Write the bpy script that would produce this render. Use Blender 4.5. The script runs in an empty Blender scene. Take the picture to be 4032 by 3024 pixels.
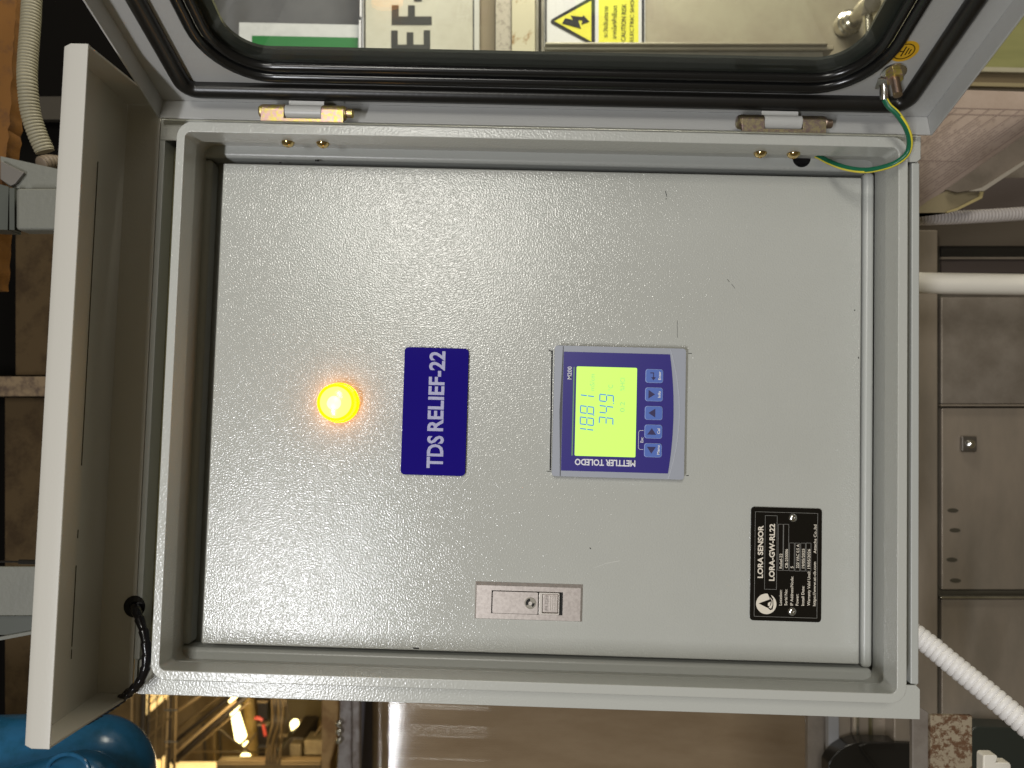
import bpy, bmesh, math, random
from mathutils import Vector, Matrix
from mathutils.geometry import tessellate_polygon
random.seed(7)
sc = bpy.context.scene
COL = sc.collection

# ---------------------------------------------------------------- frame
# The cabinet was photographed with the phone held sideways.  Everything is
# measured in the cabinet's own frame (metres): x = towards the cabinet's
# bottom, y = towards its hinge side, z = out of the panel towards the viewer.
# M turns that frame into the world (Z up, viewer looking along +Y).
M = Matrix(((0, 1, 0), (0, 0, -1), (-1, 0, 0)))
CENTRE = Vector((0, 0, 1.45))
def world(p): return CENTRE + M @ Vector(p)

# ---------------------------------------------------------------- camera
FPX = 3030.0
def rotvec(a):
    a = Vector(a); return Matrix.Rotation(a.length, 3, a.normalized())
RC = rotvec((-0.0482, -0.0134, -0.0269))          # cabinet frame -> camera axes
CP = Vector((-0.0097, -0.0103, 0.6039))
cam = bpy.data.cameras.new('camera'); camo = bpy.data.objects.new('camera', cam); COL.objects.link(camo)
camo.matrix_world = Matrix.Translation(world(CP)) @ (M @ RC.transposed()).to_4x4()
cam.sensor_width = 36; cam.lens = FPX/4032*36; cam.clip_start = 0.01; cam.clip_end = 100
sc.camera = camo
cam.dof.use_dof = True; cam.dof.focus_distance = .60; cam.dof.aperture_fstop = 8.5      # phone lens, 3 mm pupil

# ---------------------------------------------------------------- light
sc.view_settings.view_transform = 'Standard'; sc.view_settings.look = 'None'
sc.view_settings.exposure = .12; sc.view_settings.gamma = 1
W = bpy.data.worlds.new('World'); sc.world = W; W.use_nodes = True
bg = W.node_tree.nodes['Background']; bg.inputs[0].default_value = (1.0, .80, .44, 1); bg.inputs[1].default_value = .075
def area(name, pos, target, sx, sy, power, col):
    l = bpy.data.lights.new(name, 'AREA'); l.shape = 'RECTANGLE'; l.size = sx; l.size_y = sy
    l.energy = power; l.color = col
    o = bpy.data.objects.new(name, l); COL.objects.link(o)
    z = (Vector(pos)-Vector(target)).normalized(); x = Vector((1, 0, 0)); y = z.cross(x).normalized(); x = y.cross(z)
    R = Matrix((x, y, z)).transposed()
    o.matrix_world = Matrix.Translation(world(pos)) @ (M @ R).to_4x4()
    return o
area('key_light', (-.78, -.68, 1.95), (0, 0, 0), .06, .70, 20, (.96, .97, 1.0))
area('ceiling_fill', (-.70, 1.42, 4.6), (0, 0, 0), .80, 1.5, 74, (1.0, .975, .90))  # soft fill added for the panel's right side, placed to give its upper glint
area('side_fill', (.05, 1.25, .02), (.05, .50, -.5), .5, .3, 13, (1.0, .95, .80))  # added fill for the things behind the window; no lamp known there

# ---------------------------------------------------------------- materials
def mat(name, col, rough=.5, metal=0, bump=None, var=None, emit=None, spec=.5, coat=0, ior=None):
    m = bpy.data.materials.new(name); m.use_nodes = True
    nt = m.node_tree; b = nt.nodes['Principled BSDF']
    b.inputs['Base Color'].default_value = (*col, 1); b.inputs['Roughness'].default_value = rough
    b.inputs['Metallic'].default_value = metal; b.inputs['Specular IOR Level'].default_value = spec
    b.inputs['Coat Weight'].default_value = coat
    tc = nt.nodes.new('ShaderNodeTexCoord')
    def noise(scale, detail=2, sx=None):
        n = nt.nodes.new('ShaderNodeTexNoise'); n.inputs['Scale'].default_value = scale; n.inputs['Detail'].default_value = detail
        if sx:
            mp = nt.nodes.new('ShaderNodeMapping'); mp.inputs['Scale'].default_value = sx
            nt.links.new(tc.outputs['Object'], mp.inputs[0]); nt.links.new(mp.outputs[0], n.inputs['Vector'])
        else: nt.links.new(tc.outputs['Object'], n.inputs['Vector'])
        return n
    if var:                                   # (scale, colour2, lo, hi, stretch)
        n = noise(var[0], 5, var[4] if len(var) > 4 else None); n.inputs['Roughness'].default_value = .68
        r = nt.nodes.new('ShaderNodeValToRGB')
        r.color_ramp.elements[0].position = var[2]; r.color_ramp.elements[1].position = var[3]
        r.color_ramp.elements[0].color = (*col, 1); r.color_ramp.elements[1].color = (*var[1], 1)
        nt.links.new(n.outputs['Fac'], r.inputs[0]); nt.links.new(r.outputs[0], b.inputs['Base Color'])
    if bump:                                  # (scale, distance, detail, stretch)
        n = noise(bump[0], bump[2] if len(bump) > 2 else 1, bump[3] if len(bump) > 3 else None)
        bp = nt.nodes.new('ShaderNodeBump'); bp.inputs['Strength'].default_value = 1; bp.inputs['Distance'].default_value = bump[1]
        nt.links.new(n.outputs['Fac'], bp.inputs['Height']); nt.links.new(bp.outputs[0], b.inputs['Normal'])
    if emit:
        b.inputs['Emission Color'].default_value = (*emit[0], 1); b.inputs['Emission Strength'].default_value = emit[1]
    return m
GREY = (.50, .505, .47)
m_panel = mat('hammered_grey_paint', GREY, .16, spec=.55, bump=(800, .00024, .6), var=(9, (.48, .485, .45), .35, .65))
m_grey = mat('grey_powder_coat', GREY, .22, spec=.55, bump=(700, .00018, .6))
m_door = mat('grey_powder_coat_door', (.49, .49, .475), .36, bump=(420, .00012, 1))
m_frame = mat('grey_paint_frame', (.47, .48, .455), .32, bump=(420, .00014, 1))
m_rubber = mat('black_rubber', (.012, .011, .010), .33, bump=(300, .00006, 1))
m_rubber2 = mat('black_window_rubber', (.010, .010, .010), .22)
m_rubgrey = mat('grey_window_seal', (.05, .055, .05), .22)
m_black = mat('black_plastic', (.005, .0045, .006), .2)
m_dark = mat('dark_gap', (.006, .005, .004), .7)
m_brass = mat('yellow_zinc', (.66, .56, .16), .42, .9, var=(330, (.62, .40, .40), .44, .60), bump=(600, .00003, 2))
m_gold = mat('passivated_screw', (.72, .55, .26), .16, 1)
m_zinc = mat('bright_zinc', (.75, .74, .72), .22, 1)
m_copper = mat('copper', (.80, .33, .14), .3, 1)
m_thread = mat('stained_thread', (.42, .32, .26), .35, 1)
m_blue = mat('blue_acrylic', (.010, .004, .205), .05, coat=.4)
m_lilac = mat('lilac_print', (.42, .42, .62), .4, var=(700, (.34, .34, .55), .4, .6))
m_label = mat('black_anodised', (.008, .007, .006), .10)
m_cream = mat('cream_print', (.80, .73, .62), .5)
m_thin = mat('thin_print_line', (.26, .25, .23), .5)
m_latch = mat('satin_pink_nickel', (.55, .495, .46), .44, .5, var=(420, (.45, .40, .37), .40, .62))
m_latch2 = mat('satin_nickel_light', (.66, .61, .56), .36, .6)
m_bezel = mat('meter_grey_plastic', (.36, .38, .44), .42)
m_face = mat('meter_blue_face', (.035, .026, .23), .32)
m_btn = mat('meter_button_blue', (.10, .18, .56), .35)
m_btnedge = mat('meter_button_rim', (.36, .46, .80), .3)
m_ink = mat('meter_dark_ink', (.03, .02, .10), .5)
m_white = mat('white_print', (.82, .82, .86), .5)
m_lcd = mat('lit_lcd', (.03, .04, .01), .4, emit=((.60, 1.0, .15), 1.0))
m_seg = mat('lcd_segment', (.02, .09, .28), .5, emit=((.05, .20, .66), .70))
m_dot = mat('lcd_dot_matrix', (.2, .4, .12), .5, emit=((.30, .62, .22), .62))
m_lens = mat('amber_lens_lit', (.8, .4, .01), .12, emit=((1.0, .34, .0), 3.3))
m_lensface = mat('amber_lens_face_lit', (.9, .7, .1), .15, emit=((1.0, .50, .012), 17))
m_wireg = mat('green_insulation', (.008, .13, .065), .35)
m_wirey = mat('yellow_insulation', (.85, .72, .06), .35)
m_sticker = mat('yellow_sticker', (.80, .46, .02), .45)

def glass_mat():
    m = bpy.data.materials.new('clear_acrylic'); m.use_nodes = True; nt = m.node_tree; nt.nodes.clear()
    o = nt.nodes.new('ShaderNodeOutputMaterial'); mx = nt.nodes.new('ShaderNodeMixShader')
    t = nt.nodes.new('ShaderNodeBsdfTransparent'); t.inputs[0].default_value = (.90, .905, .885, 1)
    g = nt.nodes.new('ShaderNodeBsdfGlossy'); g.inputs['Roughness'].default_value = .0
    lw = nt.nodes.new('ShaderNodeLayerWeight'); lw.inputs[0].default_value = .5
    pw = nt.nodes.new('ShaderNodeMath'); pw.operation = 'POWER'; pw.inputs[1].default_value = 5
    f = nt.nodes.new('ShaderNodeMath'); f.operation = 'MULTIPLY_ADD'; f.inputs[1].default_value = .9; f.inputs[2].default_value = .035
    nt.links.new(lw.outputs['Facing'], pw.inputs[0]); nt.links.new(pw.outputs[0], f.inputs[0])
    nt.links.new(f.outputs[0], mx.inputs[0]); nt.links.new(t.outputs[0], mx.inputs[1]); nt.links.new(g.outputs[0], mx.inputs[2])
    nt.links.new(mx.outputs[0], o.inputs[0]); return m
m_glass = glass_mat()

# ---------------------------------------------------------------- building helpers
BASE = {}
def tag(o, label=None, cat=None, group=None, kind=None):
    if label: o['label'] = label
    if cat: o['category'] = cat
    if group: o['group'] = group
    if kind: o['kind'] = kind
    return o
def empty(name, base, label=None, cat=None, group=None):
    o = bpy.data.objects.new(name, None); COL.objects.link(o); o.empty_display_size = .02
    o.matrix_world = Matrix.Translation(world(base)) @ M.to_4x4()
    BASE[o] = Vector(base); return tag(o, label, cat, group)

class MB:
    def __init__(s): s.v = []; s.f = []; s.mi = []; s.mat = 0
    def add(s, vs, fs):
        k = len(s.v); s.v += [Vector(p) for p in vs]; s.f += [tuple(i+k for i in f) for f in fs]; s.mi += [s.mat]*len(fs); return s
    def box(s, x0, x1, y0, y1, z0, z1):
        vs = [(x, y, z) for z in (z0, z1) for y in (y0, y1) for x in (x0, x1)]
        return s.add(vs, [(0, 2, 3, 1), (4, 5, 7, 6), (0, 1, 5, 4), (2, 6, 7, 3), (0, 4, 6, 2), (1, 3, 7, 5)])
    def prism(s, poly, z0, z1, f=None):
        """poly: 2d outline (any shape), extruded from z0 to z1; f maps (a,b,c) to 3d"""
        n = len(poly); f = f or (lambda a, b, c: (a, b, c))
        vs = [f(a, b, z0) for a, b in poly]+[f(a, b, z1) for a, b in poly]
        tri = tessellate_polygon([[Vector((a, b, 0)) for a, b in poly]])
        A = sum(poly[i][0]*poly[(i+1) % n][1]-poly[(i+1) % n][0]*poly[i][1] for i in range(n))
        fs = []
        for t in tri:
            a, b, c = (Vector(poly[i]) for i in t)
            if (b-a).cross(c-a) < 0: t = (t[0], t[2], t[1])
            fs += [tuple(i+n for i in t), (t[0], t[2], t[1])]
        for i in range(n):
            j = (i+1) % n
            fs.append((i, j, j+n, i+n) if A > 0 else (j, i, i+n, j+n))
        return s.add(vs, fs)
    def ring(s, outer, inner, z0, z1, f=None):
        """outer and inner outlines with the same number of points"""
        n = len(outer); f = f or (lambda a, b, c: (a, b, c))
        vs = [f(a, b, z) for z in (z0, z1) for L in (outer, inner) for a, b in L]
        O0, I0, O1, I1 = 0, n, 2*n, 3*n; fs = []
        for i in range(n):
            j = (i+1) % n
            fs += [(O1+i, O1+j, I1+j, I1+i), (O0+j, O0+i, I0+i, I0+j), (O0+i, O0+j, O1+j, O1+i), (I0+j, I0+i, I1+i, I1+j)]
        return s.add(vs, fs)
    def tube(s, path, r, n=12, closed=False, caps=True, up=None):
        path = [Vector(p) for p in path]; N = len(path)
        rr = r if callable(r) else (lambda i: r)
        T = []
        for i in range(N):
            a = path[(i-1) % N] if (closed or i > 0) else path[0]; b = path[(i+1) % N] if (closed or i < N-1) else path[-1]
            T.append((b-a).normalized())
        u = Vector(up) if up else (Vector((0, 0, 1)) if abs(T[0].z) < .9 else Vector((1, 0, 0)))
        u = (u-T[0]*u.dot(T[0])).normalized(); vs = []
        for i in range(N):
            u = (u-T[i]*u.dot(T[i])).normalized(); w = T[i].cross(u); R = rr(i)
            for k in range(n):
                a = 2*math.pi*k/n; vs.append(path[i]+(u*math.cos(a)+w*math.sin(a))*R)
        fs = []
        for i in range(N if closed else N-1):
            j = (i+1) % N
            for k in range(n):
                l = (k+1) % n; fs.append((i*n+k, i*n+l, j*n+l, j*n+k))
        if caps and not closed:
            fs.append(tuple(range(n-1, -1, -1))); fs.append(tuple((N-1)*n+k for k in range(n)))
        return s.add(vs, fs)
    def cyl(s, a, b, r, n=20, r2=None):
        return s.tube([a, b], lambda i: r if i == 0 or r2 is None else r2, n)
    def lathe(s, c, axis, prof, n=28, ref=None):
        """prof: list of (radius, height along axis)"""
        c = Vector(c); ax = Vector(axis).normalized()
        u = Vector(ref) if ref else (Vector((1, 0, 0)) if abs(ax.x) < .9 else Vector((0, 1, 0)))
        u = (u-ax*u.dot(ax)).normalized(); w = ax.cross(u); vs = []
        for r, h in prof:
            for k in range(n):
                a = 2*math.pi*k/n; vs.append(c+ax*h+(u*math.cos(a)+w*math.sin(a))*r)
        fs = []
        for i in range(len(prof)-1):
            for k in range(n):
                l = (k+1) % n; fs.append((i*n+k, i*n+l, (i+1)*n+l, (i+1)*n+k))
        fs.append(tuple(range(n-1, -1, -1))); fs.append(tuple((len(prof)-1)*n+k for k in range(n)))
        return s.add(vs, fs)
    def map(s, f):
        s.v = [Vector(f(*p)) for p in s.v]; return s
    def build(s, name, m, parent=None, base=None, bevel=0, segs=2, smooth=35, label=None, cat=None, group=None, kind=None):
        me = bpy.data.meshes.new(name)
        if parent: b = BASE[parent]
        elif base is not None: b = Vector(base)
        else:
            b = sum(s.v, Vector())/len(s.v)
        me.from_pydata([p-b for p in s.v], [], s.f); me.validate()
        ms = m if isinstance(m, (list, tuple)) else [m]
        for q in ms: me.materials.append(q)
        if len(ms) > 1: me.polygons.foreach_set('material_index', s.mi)
        me.shade_smooth(); me.set_sharp_from_angle(angle=math.radians(smooth)); me.update()
        o = bpy.data.objects.new(name, me); COL.objects.link(o); BASE[o] = b
        if parent: o.parent = parent
        else: o.matrix_world = Matrix.Translation(world(b)) @ M.to_4x4()
        if bevel:
            md = o.modifiers.new('edge', 'BEVEL'); md.width = bevel; md.segments = segs; md.limit_method = 'ANGLE'
            md.angle_limit = math.radians(40); md.harden_normals = True
        return tag(o, label, cat, group, kind)

def rrect(x0, x1, y0, y1, r, n=6):
    pts = []
    for cx, cy, a0 in ((x1-r, y1-r, 0), (x0+r, y1-r, 90), (x0+r, y0+r, 180), (x1-r, y0+r, 270)):
        for k in range(n+1):
            a = math.radians(a0+90*k/n); pts.append((cx+r*math.cos(a), cy+r*math.sin(a)))
    return pts
def circle(cx, cy, r, n=32): return [(cx+r*math.cos(2*math.pi*k/n), cy+r*math.sin(2*math.pi*k/n)) for k in range(n)]
def spline(pts, n=10):
    pts = [Vector(p) for p in pts]; out = []
    P = [pts[0]*2-pts[1]]+pts+[pts[-1]*2-pts[-2]]
    for i in range(1, len(P)-2):
        a, b, c, d = P[i-1:i+3]
        for k in range(n):
            t = k/n
            out.append(.5*((2*b)+(c-a)*t+(2*a-5*b+4*c-d)*t*t+(3*b-a-3*c+d)*t**3))
    out.append(pts[-1]); return out
def resample(path, step):
    path = [Vector(p) for p in path]; out = [path[0]]; acc = 0
    for a, b in zip(path, path[1:]):
        L = (b-a).length
        while acc+L >= step:
            a = a+(b-a).normalized()*(step-acc); out.append(a.copy()); L = (b-a).length; acc = 0
        acc += L
    return out
def at(u, v, z):
    """a measured point of the photograph (4032 wide) on the plane at depth z"""
    d = RC.transposed() @ Vector(((u-2016)/FPX, -(v-1512)/FPX, -1)); return CP+d*((z-CP.z)/d.z)
def quad(pts, z): return [tuple(at(u, v, z))[:2] for u, v in pts]

def text_geo(mb, body, x, y, length, height, z, right=(0, 1), up=(-1, 0), bold=0.0, th=.00025, f=None, space=1.0):
    """flat lettering: (x, y) = start of the baseline, fitted to length along `right` and cap height along `up`"""
    c = bpy.data.curves.new('t', 'FONT'); c.body = body; c.offset = bold; c.size = 1; c.space_character = space; c.resolution_u = 3
    o = bpy.data.objects.new('t', c); COL.objects.link(o)
    me = bpy.data.meshes.new_from_object(o.evaluated_get(bpy.context.evaluated_depsgraph_get()))
    bpy.data.objects.remove(o)
    xs = [v.co.x for v in me.vertices]; x0, x1 = min(xs), max(xs); sx = length/(x1-x0); sy = height/(.73+2*bold)
    r = Vector((*right, 0)); q = Vector((*up, 0)); vs = []
    for v in me.vertices:
        p = Vector((x, y, z))+r*(v.co.x-x0)*sx+q*v.co.y*sy
        vs.append(p if f is None else f(*p))
    mb.add(vs, [tuple(p.vertices) for p in me.polygons]); bpy.data.meshes.remove(me)
def lbox(mb, x0, x1, y0, y1, w, z, th=.0002):          # thin printed frame
    for a in ((x0, x1, y0-w/2, y0+w/2), (x0, x1, y1-w/2, y1+w/2), (x0-w/2, x0+w/2, y0, y1), (x1-w/2, x1+w/2, y0, y1)):
        mb.box(*a, z, z+th)

# ================================================================ CABINET
cab = empty('electrical_cabinet', (.29, 0, -.18), 'open grey wall cabinet with a lit amber lamp, blue nameplate and digital meter', 'electrical cabinet')
# body shell
b = MB()
b.box(-.2965, .289, -.2225, -.2205, -.18, .018); b.box(-.2965, .289, .2165, .2185, -.18, .018)
b.box(-.2965, -.2945, -.2205, .2165, -.18, .018); b.box(.287, .289, -.2205, .2165, -.18, .018)
b.box(-.2945, .287, -.2205, .2165, -.18, -.178)
b.build('body', m_grey, cab)
b = MB()
b.prism([(-.2922, -.2225), (.2905, -.2225), (.2905, -.2005), (.2875, -.1976), (.2805, -.1976), (.262, -.197), (-.2922, -.197)], .0182, .020)
b.build('front_flange', m_grey, cab, bevel=.0008); b = MB()
b.prism([(-.2965, .2165), (.2905, .2165), (.2905, .1985), (.2875, .196), (.2805, .196), (.262, .200), (-.2965, .200)], .0182, .020)
b.build('front_flange', m_grey, cab, bevel=.0008)
b = MB(); b.box(.2834, .2895, -.1970, .1955, .002, .020); b.build('edge_strip', m_frame, cab, bevel=.001)
b = MB(); b.box(-.2965, -.2922, -.197, .200, .002, .020); b.build('edge_strip', m_frame, cab, bevel=.0006)
m_olive = mat('olive_gutter', (.30, .28, .15), .5)  # gutters get a darker olive than the grey body
b = MB(); b.box(.2725, .2834, -.1970, .1955, -.002, .004); b.build('gutter', m_olive, cab); b = MB(); b.box(-.2922, -.2785, -.197, .2, -.002, .004); b.build('gutter', m_olive, cab)
# rim
b = MB()
so, si = rrect(-.2718, .2682, -.2030, .2056, .0115, 6), rrect(-.2655, .2612, -.1960, .1977, .0045, 6)
b.ring(so, si, .024, .045); b.ring(so, rrect(-.2704, .2668, -.2016, .2042, .0101, 6), -.006, .024)
b.build('rim', m_grey, cab, bevel=.0012, segs=3)
# mounting frame behind the rim
b = MB()
b.box(-.285, .2652, .1950, .2130, -.020, -.001); b.box(-.285, .2652, -.2150, -.1932, -.020, -.001)
b.box(.2568, .2652, -.1930, .1948, -.021, -.0012); b.box(-.2850, -.2655, -.1930, .1948, -.021, -.0055)
b.build('mounting_frame', m_frame, cab, bevel=.0034, segs=4)
b = MB(); b.ring(rrect(-.293, .286, -.219, .215, .001, 2), rrect(-.250, .250, -.185, .185, .001, 2), -.0235, -.0225)
b.build('inner_flange', m_frame, cab)
# inner door
b = MB(); b.box(-.2544, .2544, -.1898, .1897, -.012, 0)
inner = b.build('inner_door', m_panel, cab, bevel=.0014, segs=3)
mk = MB()                                              # pencil and cut marks round the meter cutout
def stroke(mb, a, c, w=.0004, z=.0001):
    a, c = at(*a, 0), at(*c, 0); d = (c-a).normalized(); n = Vector((-d.y, d.x, 0))*w/2
    mb.add([a-n+Vector((0, 0, z)), c-n+Vector((0, 0, z)), c+n+Vector((0, 0, z)), a+n+Vector((0, 0, z))], [(0, 1, 2, 3)])
stroke(mk, (2174, 1380), (2167, 1852), .0012); stroke(mk, (2160, 1378), (2176, 1385), .0007); stroke(mk, (2152, 1855), (2170, 1857), .0005)
for a, c, w in (((2667, 1262), (2667, 1330), .00025), ((2710, 1391), (2724, 1392), .0005), ((2620, 752), (2626, 775), .0005), ((2624, 780), (2622, 786), .0004),
                ((2864, 1100), (2872, 1110), .0003), ((2880, 1118), (2894, 1136), .00025), ((2322, 2156), (2327, 2162), .0006), ((1625, 2552), (1650, 2553), .0010), ((1240, 632), (1258, 633), .0014), ((1100, 640), (1108, 640), .0012),
                ((3364, 1220), (3366, 1223), .0011), ((3380, 1405), (3381, 1412), .0008), ((2702, 1873), (2712, 1872), .0006)): stroke(mk, a, c, w)
mk.build('pencil_marks', m_dark, inner, kind='stuff')
sm = MB()
stroke(sm, (2385, 2218), (2440, 2208), .0006); stroke(sm, (2340, 2235), (2385, 2219), .0004)
sm.build('scuff', mat('pale_scuff', (.56, .56, .52), .6), inner)

# ---- pilot lamp
LX, LY = -.1535, .0003
b = MB(); b.lathe((LX, LY, 0), (0, 0, 1), [(.0158, 0), (.0158, .0022), (.0150, .0030), (.0150, .0034)], 40)
pl = b.build('pilot_lamp', m_lens, cab, label='round amber pilot lamp glowing bright yellow')
b = MB(); b.lathe((LX, LY, .0034), (0, 0, 1), [(.0147, 0), (.0147, .0085), (.0143, .0098), (.0136, .0102), (.0128, .0097), (.0126, .0092)], 40)
b.build('lens_ring', m_lens, pl)
b = MB(); b.lathe((LX, LY, .0034), (0, 0, 1), [(.0124, .0080), (.0121, .0096), (.0100, .0104), (.0060, .0110), (.0001, .0112)], 36)
b.build('lens', m_lensface, pl)
b = MB(); b.lathe((LX-.0006, LY-.0003, .0034+.0102), (0, 0, 1), [(.0070, 0), (.0060, .0007), (.0035, .0012), (.0001, .0014)], 30)
b.build('glowing_centre', mat('amber_lens_centre_lit', (.9, .8, .4), .3, emit=((1.0, .60, .026), 17)), pl)

# ---- blue name plate
b = MB(); b.prism(rrect(-.1031, -.0527, -.0542, .0455, .0032), .0004, .0030)
npl = b.build('name_plate', m_blue, cab, bevel=.0004, label='glossy blue nameplate with pale lettering TDS RELIEF-22')
t = MB()
text_geo(t, 'TDS', -.0707, -.0486, .0252, .0136, .0032, bold=.028); t.build('lettering', m_lilac, npl); t = MB()
text_geo(t, 'RELIEF-22', -.0714, -.0198, .0626, .0132, .0032, bold=.028)
t.build('lettering', m_lilac, npl)

# ---- digital meter
cx, cy = .0653, -.0014
def loc(a, b_, c): return (cx+a, cy+b_, c)
b = MB(); b.prism(rrect(-.0508, .0510, -.0505, .0508, .0025), .0002, .0070); b.map(loc)
meter = b.build('meter', m_bezel, cab, bevel=.0007, segs=3, label='square panel meter with a blue face, five keys and a lit green display')
arcR = lambda y, x0, sag: x0+sag*(1-(y/.0505)**2)
yy = [-.0460+.092*k/24 for k in range(25)]
face = [(-.0438, y) for y in reversed(yy)]+[(arcR(y, .0378, .0042), y) for y in yy]
b = MB(); b.prism(face[::-1], .0070, .0074); b.map(loc); b.build('face_plate', m_face, meter)
# right hand rounded bezel lip and left shadow groove
yy2 = [-.0502+.1004*k/24 for k in range(25)]
b = MB(); b.prism([(arcR(y, .0384, .0079), y) for y in yy2]+[(arcR(y, .0389, .0079), y) for y in reversed(yy2)], .0070, .0076); b.map(loc); b.build('bezel_ridge', mat('bezel_ridge', (.50, .52, .58), .4), meter)
b = MB(); b.prism([(-.0440, -.0503), (-.0440, .0503), (-.0446, .0503), (-.0451, .03), (-.0461, 0), (-.0451, -.03), (-.0446, -.0503)], .0070, .0072); b.map(loc); b.build('bezel_groove', mat('bezel_groove', (.07, .07, .08), .5), meter)
b = MB(); b.prism(rrect(-.0336, .0132, -.0343, .0348, .0010), .0074, .0078); b.map(loc); b.build('display', m_lcd, meter, label='lit yellow-green liquid crystal display')
b = MB(); b.box(-.0360, -.0351, -.0342, .0343, .0074, .0076); b.map(loc); b.build('accent_line', mat('green_line', (.16, .34, .16), .5), meter)
t = MB()
text_geo(t, 'M200', cx-.0374, cy+.0246, .0099, .0034, .0076, bold=.008)
text_geo(t, 'METTLER TOLEDO', cx+.0133, cy-.0368, .0466, .0052, .0076, right=(-1, 0), up=(0, -1), bold=.028)
text_geo(t, 'Esc', cx+.0190, cy-.0228, .0040, .0024, .0076, bold=.01)
for a in ((.0152, .0155, -.0265, -.0151),): t.add([loc(*p) for p in ((a[0], a[2], .0076), (a[1], a[2], .0076), (a[1], a[3], .0076), (a[0], a[3], .0076))], [(0, 1, 2, 3)])
for s in (1, -1):
    pts = [(.01535+.0016*(1-math.cos(math.radians(k*15))), -.0208+s*(.0057+.0016*math.sin(math.radians(k*15)))) for k in range(7)]+[(.0191, -.0208+s*.0073)]
    for (a0, b0), (a1, b1) in zip(pts, pts[1:]):
        d = Vector((a1-a0, b1-b0)).normalized(); n = Vector((-d.y, d.x))*.00015
        t.add([loc(a0-n.x, b0-n.y, .0076), loc(a1-n.x, b1-n.y, .0076), loc(a1+n.x, b1+n.y, .0076), loc(a0+n.x, b0+n.y, .0076)], [(0, 1, 2, 3)])
t.build('lettering', m_white, meter)
# seven segment digits: text direction +y, up = -x
seg = MB()
def digit(ch, x_top, y0, w, h, slant=.0011):
    segs = {'0': 'abcdef', '1': 'bc', '2': 'abged', '3': 'abgcd', '4': 'fgbc', '5': 'afgcd', '8': 'abcdefg', '9': 'abcdfg'}[ch]
    k = .00085; g = .0004
    def P(a, u):                                     # a: 0..w along text, u: 0..h upwards
        return loc(x_top+h-u, y0+a+slant*(u/h-.5), .0080)
    H = {'a': h, 'g': h/2, 'd': 0}; V = {'f': (0, h/2, h), 'b': (w, h/2, h), 'e': (0, 0, h/2), 'c': (w, 0, h/2)}
    for s in segs:
        if s in H:
            u = H[s]; lo, hi = (u-k, u) if s == 'a' else ((u, u+k) if s == 'd' else (u-k/2, u+k/2))
            q = [(g, lo if s != 'a' else hi), (w-g, lo if s != 'a' else hi), (w-k-g, hi if s != 'a' else lo), (k+g, hi if s != 'a' else lo)] if s != 'g' else [(k+g, lo), (w-k-g, lo), (w-g*2, (lo+hi)/2), (w-k-g, hi), (k+g, hi), (g*2, (lo+hi)/2)]
        else:
            a, u0, u1 = V[s]; a0, a1 = (a, a+k) if a == 0 else (a-k, a)
            q = [(a0, u0+g), (a1, u0+g), (a1, u1-g), (a0, u1-g)]
        seg.add([P(*p) for p in q], [tuple(range(len(q)))])
xT, hh = -.0303, .0110
digit('1', xT, -.0195, .0062, hh); digit('8', xT, -.0106, .0062, hh); digit('8', xT, -.0019, .0062, hh); digit('1', xT, .0064, .0062, hh)
seg.add([loc(xT+hh-.0006, -.0032, .008), loc(xT+hh+.0002, -.0032, .008), loc(xT+hh+.0002, -.0024, .008), loc(xT+hh-.0006, -.0024, .008)], [(0, 1, 2, 3)])
xT, hh = -.0156, .0113
digit('3', xT, -.0100, .0060, hh); digit('4', xT, -.0012, .0060, hh); digit('9', xT, .0076, .0060, hh)
seg.add([loc(xT+hh-.0006, .0063, .008), loc(xT+hh+.0002, .0063, .008), loc(xT+hh+.0002, .0070, .008), loc(xT+hh-.0006, .0070, .008)], [(0, 1, 2, 3)])
seg.build('digits', m_seg, meter, label='blue seven-segment readings 18.81 and 34.9')
t = MB()
text_geo(t, 'mS/cm', cx-.0196, cy+.0163, .0128, .0036, .0080); text_geo(t, '°C', cx-.0052, cy+.0167, .0045, .0038, .0080)
text_geo(t, '0.2', cx+.0041, cy+.0004, .0078, .0037, .0080); text_geo(t, '%HCl', cx+.0038, cy+.0167, .0100, .0036, .0080)
t.build('units_lettering', m_dot, meter)
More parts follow.
